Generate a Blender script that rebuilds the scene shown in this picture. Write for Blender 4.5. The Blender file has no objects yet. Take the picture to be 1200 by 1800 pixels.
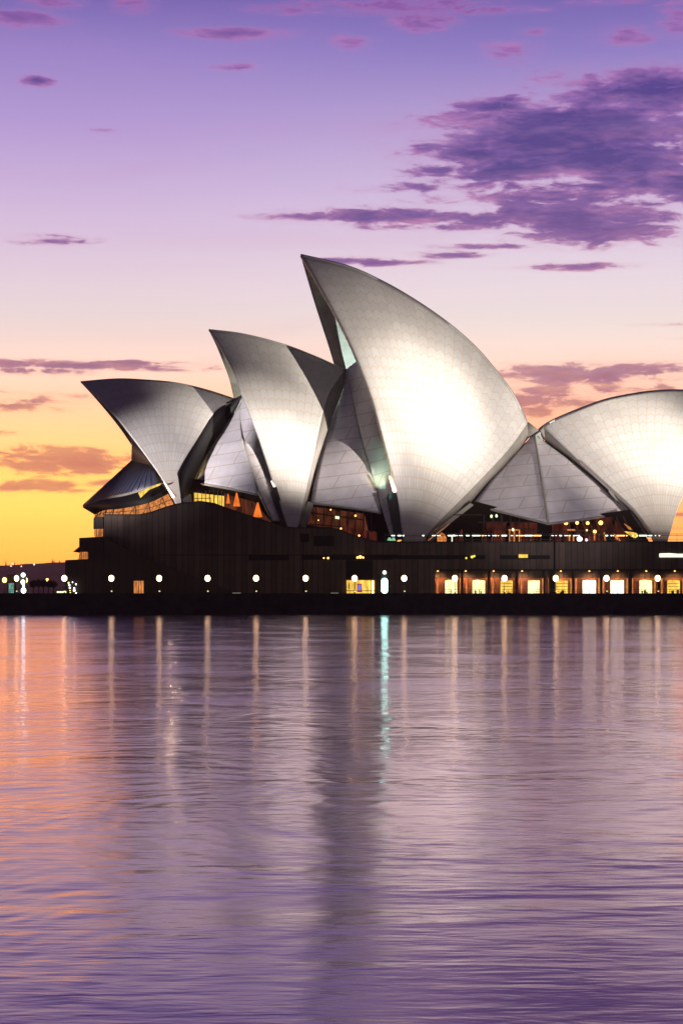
import bpy, math, random
import numpy as np
from mathutils import Vector
random.seed(7)
R_ = math.radians
scn = bpy.context.scene
col = scn.collection

# ------------------------------------------------------------------ camera
F, HV, HC = 3760.0, 1042.0, 4.04          # focal length in px of a 1200x1800 frame, horizon row, eye height
cam_d = bpy.data.cameras.new('camera'); cam = bpy.data.objects.new('camera', cam_d); col.objects.link(cam)
cam_d.sensor_fit = 'VERTICAL'; cam_d.sensor_height = 36; cam_d.lens = F*36/1800
cam_d.shift_y = (HV-900)/1800; cam_d.clip_start = 0.5; cam_d.clip_end = 30000
cam.location = (0, 0, HC); cam.rotation_euler = (R_(90), 0, 0)
scn.camera = cam
scn.view_settings.view_transform = 'Standard'; scn.view_settings.look = 'None'
scn.view_settings.exposure = 0; scn.view_settings.gamma = 1
scn.cycles.max_bounces = 6; scn.cycles.sample_clamp_indirect = 6

def lin(r, g, b, k=1.0):
    f = lambda c: (c/255/12.92 if c/255 <= .04045 else ((c/255+.055)/1.055)**2.4)*k
    return (f(r), f(g), f(b), 1)

class NT:
    """tiny node-building helper"""
    def __init__(s, tree): s.t = tree; s.n = tree.nodes; s.l = tree.links; s.n.clear()
    def new(s, typ, **k):
        n = s.n.new(typ)
        for a, b in k.items(): setattr(n, a, b)
        return n
    def put(s, sock, v):
        if isinstance(v, bpy.types.NodeSocket): s.l.new(v, sock)
        elif v is not None: sock.default_value = v
    def m(s, op, a, b=None, c=None, clamp=False):
        n = s.new('ShaderNodeMath', operation=op, use_clamp=clamp)
        for i, v in enumerate((a, b, c)): s.put(n.inputs[i], v) if v is not None else None
        return n.outputs[0]
    def vm(s, op, a, b=None, out=0):
        n = s.new('ShaderNodeVectorMath', operation=op); s.put(n.inputs[0], a)
        if b is not None: s.put(n.inputs[1], b)
        return n.outputs[out]
    def comb(s, x, y, z=0.0):
        n = s.new('ShaderNodeCombineXYZ'); s.put(n.inputs[0], x); s.put(n.inputs[1], y); s.put(n.inputs[2], z); return n.outputs[0]
    def sep(s, v):
        n = s.new('ShaderNodeSeparateXYZ'); s.put(n.inputs[0], v); return n.outputs
    def noise(s, v, scale, detail=4, rough=.5, dist=0.0):
        n = s.new('ShaderNodeTexNoise'); s.put(n.inputs['Vector'], v); n.inputs['Scale'].default_value = scale
        n.inputs['Detail'].default_value = detail; n.inputs['Roughness'].default_value = rough; n.inputs['Distortion'].default_value = dist
        return n.outputs['Fac']
    def ramp(s, f, stops, interp='LINEAR'):
        n = s.new('ShaderNodeValToRGB'); cr = n.color_ramp; cr.interpolation = interp
        while len(cr.elements) < len(stops): cr.elements.new(.5)
        for e, (p, c) in zip(cr.elements, stops): e.position = p; e.color = c
        s.put(n.inputs[0], f); return n.outputs[0]
    def mr(s, v, a, b, c=0.0, d=1.0, smooth=False):
        n = s.new('ShaderNodeMapRange', interpolation_type='SMOOTHSTEP' if smooth else 'LINEAR')
        s.put(n.inputs[0], v)
        for i, q in zip((1, 2, 3, 4), (a, b, c, d)): s.put(n.inputs[i], q)
        return n.outputs[0]
    def mix(s, f, a, b, blend='MIX'):
        n = s.new('ShaderNodeMix', data_type='RGBA', blend_type=blend)
        s.put(n.inputs[0], f); s.put(n.inputs[6], a); s.put(n.inputs[7], b); return n.outputs[2]

# ------------------------------------------------------------------ sky (world)
wd = bpy.data.worlds.new('World'); scn.world = wd; wd.use_nodes = True
W = NT(wd.node_tree)
d = W.new('ShaderNodeTexCoord').outputs['Generated']
x, y, z = W.sep(d)
hz = W.m('SQRT', W.m('ADD', W.m('MULTIPLY', x, x), W.m('MULTIPLY', y, y)))
el = W.m('DIVIDE', z, W.m('MAXIMUM', hz, 1e-4))
az = W.m('ARCTAN2', x, y)
EV = lambda v: (HV-v)/F                      # photo row -> tangent of elevation
def sky_ramp(rows):                          # rows (photo row, colour) from the horizon up
    top = 1.0
    return W.ramp(W.mr(el, 0, top), [(max(0, min(1, EV(v)/top)), lin(*c)) for v, c in rows])
hi = [(0, (122, 105, 180)), (-400, (84, 70, 148)), (-900, (44, 38, 78)), (-2700, (18, 16, 30))]
left = sky_ramp([(1042, (238, 150, 66)), (975, (246, 198, 84)), (900, (249, 222, 106)), (820, (250, 221, 124)), (740, (250, 222, 166)), (650, (249, 231, 212)),
                 (520, (240, 218, 226)), (380, (218, 193, 226)), (230, (186, 160, 216)), (90, (156, 134, 202))]+hi)
right = sky_ramp([(1042, (240, 160, 84)), (930, (246, 190, 98)), (850, (246, 204, 146)), (740, (246, 204, 168)), (660, (250, 230, 208)), (600, (250, 234, 224)),
                  (500, (242, 224, 232)), (380, (222, 202, 230)), (230, (190, 168, 216)), (90, (146, 128, 198))]+hi)
base = W.mix(W.mr(az, -.13, .09, smooth=True), left, right)
# the dawn glow is brighter than white in its red part, as it is over a real horizon
gf = W.m('MULTIPLY', W.mr(el, .135, .055, smooth=True), W.mr(az, .25, -.1, .72, 1.0))
base = W.mix(gf, base, W.mix(1.0, base, (2.0, 1.08, 1.0, 1), 'MULTIPLY'))
# clouds: soft elliptical fields in azimuth / elevation broken up by drawn-out noise
blobs = [  # u, v, ru, rv, weight
 (1130, 175, 220, 48, 1.1), (1010, 250, 240, 70, 1.35), (900, 300, 150, 34, 1.1), (960, 352, 190, 24, .85), (1120, 362, 120, 16, .6), (780, 300, 50, 10, .8), (860, 190, 80, 14, .9), (640, 381, 150, 11, 1.0), (620, 458, 60, 7, .8), (760, 400, 120, 9, .8), (1200, 330, 160, 34, 1.1), (1010, 390, 150, 30, 1.15), (760, 262, 60, 14, .8), (960, 230, 160, 60, 1.0), (850, 270, 140, 26, .95), (1140, 300, 170, 42, 1.0), (900, 178, 90, 10, .6), (840, 215, 60, 8, .55),
 (1000, 330, 180, 20, .8), (730, 380, 200, 17, .9), (920, 385, 170, 24, 1.0), (1040, 412, 130, 27, 1.0), (660, 462, 90, 6, .75), (800, 448, 70, 7, .65), (1000, 472, 110, 8, .7),
 (720, 330, 120, 10, .5), (860, 435, 90, 6, .6), (1180, 240, 120, 60, .5),
 (40, 42, 70, 15, .85), (235, 12, 40, 16, .85), (430, 60, 110, 11, .75), (620, 75, 40, 14, .75), (690, 10, 160, 18, .8), (510, 12, 80, 14, .8), (415, 118, 40, 10, .75), (65, 150, 32, 12, .7), (90, 15, 60, 14, .7), (740, 40, 60, 16, .65),
 (895, 95, 55, 20, .7), (1100, 70, 60, 18, .7), (1185, 45, 34, 30, .8), (940, 60, 40, 9, .45), (180, 235, 30, 6, .4), (95, 425, 80, 12, .5), (175, 424, 18, 7, .5), (850, 20, 120, 10, .45), (1060, 10, 90, 9, .4),
 (110, 645, 260, 9, .8), (60, 655, 100, 9, .7), (230, 640, 110, 5, .7), (30, 710, 130, 18, .6), (130, 700, 70, 8, .4), (120, 812, 130, 24, .9), (60, 800, 70, 10, .6), (60, 858, 120, 12, .75), (190, 850, 60, 9, .5), (10, 765, 60, 6, .4),
 (1010, 660, 170, 18, .9), (1120, 655, 150, 14, .85), (960, 700, 90, 22, .85), (1090, 690, 130, 12, .6), (1150, 576, 60, 4, .6), (1200, 600, 30, 3, .5), (940, 725, 60, 12, .6), (1190, 905, 50, 5, .8), (1170, 930, 40, 3, .6), (1230, 870, 60, 9, .6),
 (1500, 300, 300, 60, .9), (1800, 500, 400, 40, .8), (-300, 300, 240, 20, .6), (-500, 700, 400, 30, .9), (1600, 800, 500, 30, .8)]
P = W.comb(az, el)
acc = None
for (u, v, ru, rv, w) in blobs:
    q = W.vm('MULTIPLY', W.vm('SUBTRACT', P, (math.atan((u-600)/F), EV(v), 0)), (F/ru, F/rv, 0))
    g = W.m('MULTIPLY', W.m('EXPONENT', W.m('MULTIPLY', W.vm('DOT_PRODUCT', q, q, out=1), -1.0)), w)
    acc = g if acc is None else W.m('MAXIMUM', acc, g)
n1 = W.noise(W.comb(W.m('MULTIPLY', az, 11.0), W.m('MULTIPLY', el, 52.0)), 1.0, 9, .62, .35)
n2 = W.noise(W.comb(W.m('MULTIPLY', az, 46.0), W.m('MULTIPLY', el, 170.0), 3.0), 1.0, 5, .6, .6)
n3 = W.noise(W.comb(W.m('MULTIPLY', az, 140.0), W.m('MULTIPLY', el, 480.0), 5.0), 1.0, 4, .6, .4)
nn = W.m('ADD', W.m('ADD', W.m('MULTIPLY', W.m('SUBTRACT', n1, .46), 1.25), W.m('MULTIPLY', W.m('SUBTRACT', n2, .5), 1.9)), W.m('MULTIPLY', W.m('SUBTRACT', n3, .5), .5))
fld = W.m('ADD', acc, nn)
den = W.m('MAXIMUM', W.mr(fld, .28, .68, smooth=True), W.mr(fld, -.15, .7, 0, .3, smooth=True))
den = W.m('MULTIPLY', den, W.mr(acc, .02, .3, smooth=True))
core = W.mr(fld, .62, 1.2, smooth=True)
ccol = W.ramp(W.mr(el, 0, .28), [(0, lin(226, 130, 84)), (.17, lin(214, 136, 104)), (.28, lin(206, 136, 116)), (.34, lin(178, 120, 148)), (.42, lin(150, 108, 150)), (.54, lin(142, 98, 158)), (.74, lin(124, 88, 160)), (.92, lin(156, 108, 178)), (1, lin(138, 90, 165))])
rim = W.ramp(W.mr(el, 0, .28), [(0, lin(240, 160, 90)), (.3, lin(232, 166, 120)), (.42, lin(226, 152, 168)), (.6, lin(212, 142, 184)), (1, lin(184, 126, 192))])
deep = W.ramp(W.mr(el, 0, .28), [(0, lin(206, 120, 90)), (.3, lin(200, 120, 110)), (.42, lin(122, 84, 140)), (.56, lin(118, 78, 148)), (.7, lin(78, 60, 134)), (.84, lin(80, 62, 138)), (1, lin(140, 96, 166))])
n1b = W.noise(W.comb(W.m('MULTIPLY', az, 11.0), W.m('MULTIPLY', W.m('ADD', el, -.0032), 52.0)), 1.0, 5, .62, .35)
n2b = W.noise(W.comb(W.m('MULTIPLY', az, 46.0), W.m('MULTIPLY', W.m('ADD', el, -.0032), 170.0), 3.0), 1.0, 3, .6, .6)
under = W.m('ADD', W.m('MULTIPLY', W.m('SUBTRACT', n1, n1b), 5.0), W.m('MULTIPLY', W.m('SUBTRACT', n2, n2b), 2.2), clamp=True)
cl = W.mix(core, W.mix(W.mr(fld, .3, .72), rim, ccol), deep)
cl = W.mix(W.m('MULTIPLY', under, W.m('SUBTRACT', .8, W.m('MULTIPLY', core, .55))), cl, rim)
skyc = W.mix(W.m('MULTIPLY', den, .93), base, cl)
# soft large-scale veils and the fading of the dawn towards the side away from the sun
veil = W.noise(W.comb(W.m('MULTIPLY', az, 6.0), W.m('MULTIPLY', el, 34.0), 9.0), 1.0, 5, .55, .4)
skyc = W.mix(W.m('MULTIPLY', W.mr(veil, .5, .8, smooth=True), W.mr(el, .02, .12, .45, .38)), skyc, W.mix(.55, rim, base))
skyc = W.vm('SCALE', skyc); W.put(skyc.node.inputs['Scale'], W.mr(el, .10, .018, 1.0, 1.30, smooth=True))
front = W.m('DIVIDE', y, W.m('MAXIMUM', hz, 1e-4))
backc = W.ramp(W.mr(el, 0, 1.0), [(0, lin(66, 58, 74)), (.25, lin(68, 58, 78)), (1, lin(34, 32, 54))])
skyc = W.mix(W.mr(front, .75, -.1, 0, 1, smooth=True), skyc, backc)
skyc = W.mix(W.mr(z, 0, -.02), skyc, (.012, .012, .02, 1))
bg = W.new('ShaderNodeBackground'); W.put(bg.inputs[0], skyc); bg.inputs[1].default_value = 1.0
W.l.new(bg.outputs[0], W.new('ShaderNodeOutputWorld').inputs[0])

# ------------------------------------------------------------------ the sun, at the horizon behind the building
SUN_AZ, SUN_EL = -42, 1.5
sd = bpy.data.lights.new('sun', 'SUN'); sun = bpy.data.objects.new('sun', sd); col.objects.link(sun)
sd.energy = .25; sd.angle = R_(3); sd.color = (1, .45, .16)
dv = Vector((math.sin(R_(SUN_AZ))*math.cos(R_(SUN_EL)), math.cos(R_(SUN_AZ))*math.cos(R_(SUN_EL)), math.sin(R_(SUN_EL))))
sun.rotation_euler = dv.to_track_quat('Z', 'Y').to_euler()
wd.cycles.sampling_method = 'AUTOMATIC'

# ------------------------------------------------------------------ geometry helpers
TH = R_(8.0); YC = 455.0
AX = np.array([math.cos(TH), math.sin(TH), 0.0])       # hall axis (towards the south)
AN = np.array([math.sin(TH), -math.cos(TH), 0.0])      # towards the viewer
O = np.array([0, YC, 0.0]); CAM = np.array([0, 0, HC])
ray = lambda u, v: np.array([(u-600)/F, 1.0, (HV-v)/F])
def at(u, v, Y): return CAM + ray(u, v)*Y               # point seen at photo pixel u,v at world depth Y
def ax(u, v, off=0.0):                                  # ... on the plane 'off' metres to the west of the hall axis
    dr = ray(u, v); return CAM + dr*((off-(CAM-O) @ AN)/(dr @ AN))
def mirror(p): return p - 2*((p-O) @ AN)*AN
def cat(pts, n):
    """resample a polyline through pts as a Catmull-Rom curve with n points"""
    p = np.array(pts, float)
    if len(p) == 2: return p[0] + (p[1]-p[0])*np.linspace(0, 1, n)[:, None]
    q = np.vstack([2*p[0]-p[1], p, 2*p[-1]-p[-2]])
    out = []
    for i in range(len(p)-1):
        a, b, c, e = q[i:i+4]
        for t in np.linspace(0, 1, 24, endpoint=False):
            out.append(.5*((2*b)+(c-a)*t+(2*a-5*b+4*c-e)*t*t+(3*b-a-3*c+e)*t**3))
    out.append(p[-1]); out = np.array(out)
    s = np.r_[0, np.cumsum(np.linalg.norm(np.diff(out, axis=0), axis=1))]
    t = np.linspace(0, s[-1], n)
    return np.stack([np.interp(t, s, out[:, k]) for k in range(out.shape[1])], 1)
def mesh_obj(name, verts, faces, mats, parent=None, smooth=False, uv=None, uv2=None, thick=0, off=-1):
    me = bpy.data.meshes.new(name); me.from_pydata([tuple(map(float, v)) for v in verts], [], faces); me.update()
    for mt in (mats if isinstance(mats, (list, tuple)) else [mats]): me.materials.append(mt)
    for nm, data in (('UVMap', uv), ('Rib', uv2)):
        if data is not None:
            l = me.uv_layers.new(name=nm)
            for lp in me.loops: l.data[lp.index].uv = data[lp.vertex_index]
    if smooth: me.polygons.foreach_set('use_smooth', [True]*len(me.polygons))
    o = bpy.data.objects.new(name, me); col.objects.link(o)
    if parent is not None: o.parent = parent
    if thick:
        s = o.modifiers.new('thickness', 'SOLIDIFY'); s.thickness = thick; s.offset = off; s.use_even_offset = False
        if isinstance(mats, (list, tuple)) and len(mats) > 1: s.material_offset = 1; s.material_offset_rim = 1
    return o
def grid(name, G, mats, parent=None, both=True, smooth=True, thick=0, uv=None, uv2=None, lean=0.0):
    """G: rows x cols x 3; faces the viewer; both adds the mirrored east half to the same mesh"""
    G = np.asarray(G); nr, nc = G.shape[:2]
    n = np.cross(G[0, -1]-G[0, 0] + G[-1, -1]-G[-1, 0], G[-1, 0]-G[0, 0] + G[-1, -1]-G[0, -1])
    flip = (n @ AN) < 0
    V = list(G.reshape(-1, 3)); Fc = []
    for i in range(nr-1):
        for j in range(nc-1):
            f = (i*nc+j, i*nc+j+1, (i+1)*nc+j+1, (i+1)*nc+j)
            Fc.append(f[::-1] if flip else f)
    if both:
        k = len(V); V += [mirror(p)+AX*(lean*((p-O) @ AN)) for p in V]; Fc += [tuple(k+a for a in f[::-1]) for f in Fc]
        if uv is not None: uv = list(uv)+list(uv)
        if uv2 is not None: uv2 = list(uv2)+list(uv2)
    return mesh_obj(name, V, Fc, mats, parent, smooth, uv, uv2, thick)
class MB:
    """collects boxes, prisms and tubes into one mesh"""
    def __init__(s): s.v = []; s.f = []
    def add(s, v, f): k = len(s.v); s.v += [tuple(map(float, p)) for p in v]; s.f += [tuple(k+i for i in q) for q in f]; return s
    def box(s, x0, x1, y0, y1, z0, z1):
        return s.add([(x0, y0, z0), (x1, y0, z0), (x1, y1, z0), (x0, y1, z0), (x0, y0, z1), (x1, y0, z1), (x1, y1, z1), (x0, y1, z1)],
                     [(3, 2, 1, 0), (4, 5, 6, 7), (0, 1, 5, 4), (1, 2, 6, 5), (2, 3, 7, 6), (3, 0, 4, 7)])
    def prism(s, px, Y0, Y1):
        """outline in photo pixels as seen at depth Y0, carried straight back to Y1"""
        a = [at(u, v, Y0) for u, v in px]; n = len(a)
        area = sum(a[i][0]*a[(i+1) % n][2]-a[(i+1) % n][0]*a[i][2] for i in range(n))
        if area < 0: a = a[::-1]
        b = [p + np.array([0, Y1-Y0, 0]) for p in a]
        return s.add(a+b, [tuple(range(n)), tuple(range(2*n-1, n-1, -1))] + [(i, n+i, n+(i+1) % n, (i+1) % n) for i in range(n)])
    def tube(s, a, b, r, r2=None, n=8):
        a = np.array(a, float); b = np.array(b, float); r2 = r if r2 is None else r2
        w = b-a; w /= np.linalg.norm(w); u = np.cross(w, (0, 0, 1) if abs(w[2]) < .9 else (1, 0, 0)); u /= np.linalg.norm(u); q = np.cross(w, u)
        c = [(u*math.cos(t)+q*math.sin(t)) for t in np.linspace(0, 2*math.pi, n, endpoint=False)]
        return s.add([a+k*r for k in c]+[b+k*r2 for k in c], [tuple(range(n))[::-1], tuple(range(n, 2*n))] + [(i, (i+1) % n, n+(i+1) % n, n+i) for i in range(n)])
    def ball(s, c, rx, ry=None, rz=None, nu=16, nv=10):
        ry = rx if ry is None else ry; rz = rx if rz is None else rz
        v = [(c[0], c[1], c[2]-rz)]; f = []
        for i in range(1, nv):
            p = -math.pi/2+math.pi*i/nv
            v += [(c[0]+rx*math.cos(p)*math.cos(2*math.pi*j/nu), c[1]+ry*math.cos(p)*math.sin(2*math.pi*j/nu), c[2]+rz*math.sin(p)) for j in range(nu)]
        v.append((c[0], c[1], c[2]+rz)); L = len(v)-1
        for j in range(nu):
            f.append((0, 1+(j+1) % nu, 1+j)); f.append((L, L-nu+j, L-nu+(j+1) % nu))
            for i in range(nv-2):
                a = 1+i*nu; f.append((a+j, a+(j+1) % nu, a+nu+(j+1) % nu, a+nu+j))
        return s.add(v, f)
    def build(s, name, mat, parent=None, smooth=False): return mesh_obj(name, s.v, s.f, mat, parent, smooth)
def sweep(name, P_, r, mat, parent, n=8):
    v = []; f = []
    for i, p in enumerate(P_):
        w = P_[min(i+1, len(P_)-1)]-P_[max(i-1, 0)]; w = w/np.linalg.norm(w); u = np.cross(w, (0, 1, 0)); u /= np.linalg.norm(u); q = np.cross(w, u)
        v += [p+(u*math.cos(t)+q*math.sin(t))*r for t in np.linspace(0, 2*math.pi, n, endpoint=False)]
        if i: f += [((i-1)*n+j, (i-1)*n+(j+1) % n, i*n+(j+1) % n, i*n+j) for j in range(n)]
    f += [tuple(range(n))[::-1], tuple(range((len(P_)-1)*n, len(P_)*n))]
    return mesh_obj(name, v, f, mat, parent, True)
def tag(o, label=None, cat_=None, group=None, kind=None):
    if label: o['label'] = label
    if cat_: o['category'] = cat_
    if group: o['group'] = group
    if kind: o['kind'] = kind
    return o
def empty(name, loc=(0, 0, 0), **k):
    o = bpy.data.objects.new(name, None); o.location = loc; o.empty_display_size = .5; col.objects.link(o); return tag(o, **k)
def copy_tree(o, parent=None):
    c = o.copy(); col.objects.link(c); c.parent = parent
    for ch in list(o.children): copy_tree(ch, c)
    return c

# ------------------------------------------------------------------ materials
def pbr(name, colr, rough=.6, metal=0.0, spec=.5, noise=0.0, nscale=1.0, bump=0.0):
    m = bpy.data.materials.new(name); m.use_nodes = True; T = NT(m.node_tree)
    b = T.new('ShaderNodeBsdfPrincipled'); T.l.new(b.outputs[0], T.new('ShaderNodeOutputMaterial').inputs[0])
    b.inputs['Roughness'].default_value = rough; b.inputs['Metallic'].default_value = metal; b.inputs['Specular IOR Level'].default_value = spec
    b.inputs['Base Color'].default_value = colr
    if noise:
        g = T.noise(T.new('ShaderNodeTexCoord').outputs['Object'], nscale, 5, .6)
        T.put(b.inputs['Base Color'], T.mix(T.mr(g, .3, .7), tuple(c*(1-noise) for c in colr[:3])+(1,), tuple(min(1, c*(1+noise)) for c in colr[:3])+(1,)))
        if bump:
            bp = T.new('ShaderNodeBump'); bp.inputs['Strength'].default_value = bump; T.put(bp.inputs['Height'], g); T.l.new(bp.outputs[0], b.inputs['Normal'])
    return m
def emit(name, colr, k, stripes=0.0, sscale=3.0, amt=.5, axis=0):
    m = bpy.data.materials.new(name); m.use_nodes = True; T = NT(m.node_tree)
    e = T.new('ShaderNodeEmission'); T.l.new(e.outputs[0], T.new('ShaderNodeOutputMaterial').inputs[0])
    e.inputs[0].default_value = colr; e.inputs[1].default_value = k
    if stripes:
        c = T.new('ShaderNodeTexCoord').outputs['Object']
        g = T.noise(T.vm('MULTIPLY', c, (1, 1, .25) if axis == 0 else (.3, .3, 1)), sscale, 3, .6)
        T.put(e.inputs[1], T.m('MULTIPLY', T.mr(g, .35, .68, 1-amt, 1+amt*.5), k))
    return m

# water: long low ripples, almost mirror-like
def water_mat():
    m = bpy.data.materials.new('harbour_water'); m.use_nodes = True; T = NT(m.node_tree)
    c = T.new('ShaderNodeNewGeometry').outputs['Position']
    a0 = T.noise(T.vm('MULTIPLY', c, (.35, 1.0, 1)), 4.2, 2, .5, .3)
    a1 = T.noise(T.vm('MULTIPLY', c, (.35, 1.0, 1)), 1.5, 3, .55, .4)
    a2 = T.noise(T.vm('MULTIPLY', c, (.25, 1.0, 1)), .42, 3, .5, .5)
    a3 = T.noise(T.vm('MULTIPLY', c, (1.3, 1.0, 1)), .085, 4, .68, .6)
    calm = T.mr(a3, .36, .64, .45, 1.5)
    h = T.m('ADD', T.m('ADD', T.m('MULTIPLY', a1, .026), T.m('MULTIPLY', a2, .022)), T.m('MULTIPLY', a0, .0085))
    bp = T.new('ShaderNodeBump'); bp.inputs['Strength'].default_value = 1.0; bp.inputs['Distance'].default_value = 1.0
    yy = T.sep(c)[1]; lee = T.mr(yy, 130, 400, 1.0, .85, smooth=True)          # sheltered, calmer water under the quay wall
    calm = T.m('MULTIPLY', T.m('MULTIPLY', calm, lee), T.mr(yy, 18, 90, .62, 1.0, smooth=True))
    T.put(bp.inputs['Height'], T.m('ADD', T.m('MULTIPLY', h, calm), T.m('MULTIPLY', a3, .075)))
    lobes = []
    for rg in (T.m('MAXIMUM', T.m('MULTIPLY', calm, .08), T.mr(yy, 18, 110, .11, .05)), T.m('MAXIMUM', T.m('MULTIPLY', calm, .15), .15)):      # glassy facets, and fine wind ripple below the size of a pixel
        gl = T.new('ShaderNodeBsdfGlossy'); gl.inputs['Color'].default_value = (1, .84, 1.0, 1); T.l.new(bp.outputs[0], gl.inputs['Normal']); T.put(gl.inputs['Roughness'], rg); lobes.append(gl)
    gm = T.new('ShaderNodeMixShader'); gm.inputs[0].default_value = .5; T.l.new(lobes[0].outputs[0], gm.inputs[1]); T.l.new(lobes[1].outputs[0], gm.inputs[2]); gl = gm
    df = T.new('ShaderNodeBsdfDiffuse'); df.inputs['Color'].default_value = (.02, .014, .10, 1)
    fr = T.new('ShaderNodeFresnel'); fr.inputs['IOR'].default_value = 1.5; T.l.new(bp.outputs[0], fr.inputs['Normal'])
    mx = T.new('ShaderNodeMixShader'); T.l.new(fr.outputs[0], mx.inputs[0]); T.l.new(df.outputs[0], mx.inputs[1]); T.l.new(gl.outputs[0], mx.inputs[2])
    T.l.new(mx.outputs[0], T.new('ShaderNodeOutputMaterial').inputs[0])
    return m
# glazed tile shell: chevron tile lids drawn from the rib coordinate and the distance from the pedestal
def shell_mat():
    m = bpy.data.materials.new('shell_tiles'); m.use_nodes = True; T = NT(m.node_tree)
    b = T.new('ShaderNodeBsdfPrincipled'); T.l.new(b.outputs[0], T.new('ShaderNodeOutputMaterial').inputs[0])
    u, s, _ = T.sep(T.new('ShaderNodeUVMap', uv_map='UVMap').outputs[0])
    w, _, _ = T.sep(T.new('ShaderNodeUVMap', uv_map='Rib').outputs[0])
    fr = T.m('FRACT', u); tri = T.m('ABSOLUTE', T.m('SUBTRACT', fr, .5))           # .5 at the rib joint, 0 in mid rib
    dj = T.m('MULTIPLY', T.m('SUBTRACT', .5, tri), w)                                # metres from the joint
    lj = T.mr(dj, .05, .13, 1, 0)
    wob = T.m('MULTIPLY', T.m('MULTIPLY', tri, w), .95)
    row = T.m('ADD', T.m('DIVIDE', T.m('ADD', s, wob), 2.45), 0)
    fv = T.m('ABSOLUTE', T.m('SUBTRACT', T.m('FRACT', row), .5))
    lr = T.mr(T.m('MULTIPLY', T.m('SUBTRACT', .5, fv), 2.45), .05, .14, 1, 0)
    line = T.m('MULTIPLY', T.m('MAXIMUM', T.m('MULTIPLY', lj, .6), lr), .7)
    cell = T.new('ShaderNodeTexWhiteNoise', noise_dimensions='2D'); T.put(cell.inputs['Vector'], T.comb(T.m('FLOOR', u), T.m('FLOOR', row)))
    dirt = T.noise(T.new('ShaderNodeTexCoord').outputs['Object'], .12, 5, .6)
    tile = T.mix(T.mr(T.m('ADD', T.m('MULTIPLY', cell.outputs[0], .25), T.m('MULTIPLY', dirt, .75)), .15, .85), lin(205, 200, 196), lin(232, 229, 224))
    T.put(b.inputs['Base Color'], T.mix(line, tile, lin(206, 178, 146)))
    T.put(b.inputs['Roughness'], T.mr(line, 0, 1, .6, .85))
    b.inputs['Specular IOR Level'].default_value = .3
    return m
def panel_mat():
    m = bpy.data.materials.new('side_shell_panels'); m.use_nodes = True; T = NT(m.node_tree)
    b = T.new('ShaderNodeBsdfPrincipled'); T.l.new(b.outputs[0], T.new('ShaderNodeOutputMaterial').inputs[0])
    u, s, _ = T.sep(T.new('ShaderNodeUVMap', uv_map='UVMap').outputs[0])             # metres across, metres up
    row = T.m('DIVIDE', s, 2.6)
    fv = T.m('ABSOLUTE', T.m('SUBTRACT', T.m('FRACT', row), .5)); lr = T.mr(T.m('MULTIPLY', T.m('SUBTRACT', .5, fv), 2.6), .05, .13, 1, 0)
    q = T.m('DIVIDE', T.m('ADD', T.m('ADD', u, T.m('MULTIPLY', s, .55)), T.m('MULTIPLY', T.m('FLOOR', row), 3.7)), 9.0)
    fu = T.m('ABSOLUTE', T.m('SUBTRACT', T.m('FRACT', q), .5)); lu = T.mr(T.m('MULTIPLY', T.m('SUBTRACT', .5, fu), 9.0), .06, .16, 1, 0)
    line = T.m('MAXIMUM', lr, lu)
    dirt = T.noise(T.new('ShaderNodeTexCoord').outputs['Object'], .3, 5, .6)
    T.put(b.inputs['Base Color'], T.mix(T.m('MULTIPLY', line, .6), T.mix(T.mr(dirt, .3, .7), lin(198, 190, 194), lin(220, 214, 216)), lin(170, 142, 118)))
    b.inputs['Roughness'].default_value = .5
    return m
def granite_mat(name, c1, c2, sp=1.15):
    m = bpy.data.materials.new(name); m.use_nodes = True; T = NT(m.node_tree)
    b = T.new('ShaderNodeBsdfPrincipled'); T.l.new(b.outputs[0], T.new('ShaderNodeOutputMaterial').inputs[0])
    c = T.new('ShaderNodeTexCoord').outputs['Object']; X, Y, Z = T.sep(c)
    g = T.noise(c, .5, 6, .65); pan = T.new('ShaderNodeTexWhiteNoise', noise_dimensions='1D'); T.put(pan.inputs['W'], T.m('FLOOR', T.m('DIVIDE', X, sp)))
    f = T.m('ABSOLUTE', T.m('SUBTRACT', T.m('FRACT', T.m('DIVIDE', X, sp)), .5))
    line = T.mr(T.m('MULTIPLY', T.m('SUBTRACT', .5, f), sp), .03, .09, 1, 0)
    k = T.mr(T.m('ADD', T.m('MULTIPLY', g, .6), T.m('MULTIPLY', pan.outputs[0], .4)), .2, .8)
    T.put(b.inputs['Base Color'], T.mix(T.m('MULTIPLY', line, .75), T.mix(k, c1, c2), tuple(v*.25 for v in c1[:3])+(1,)))
    b.inputs['Roughness'].default_value = .7; b.inputs['Specular IOR Level'].default_value = .2
    return m
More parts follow.
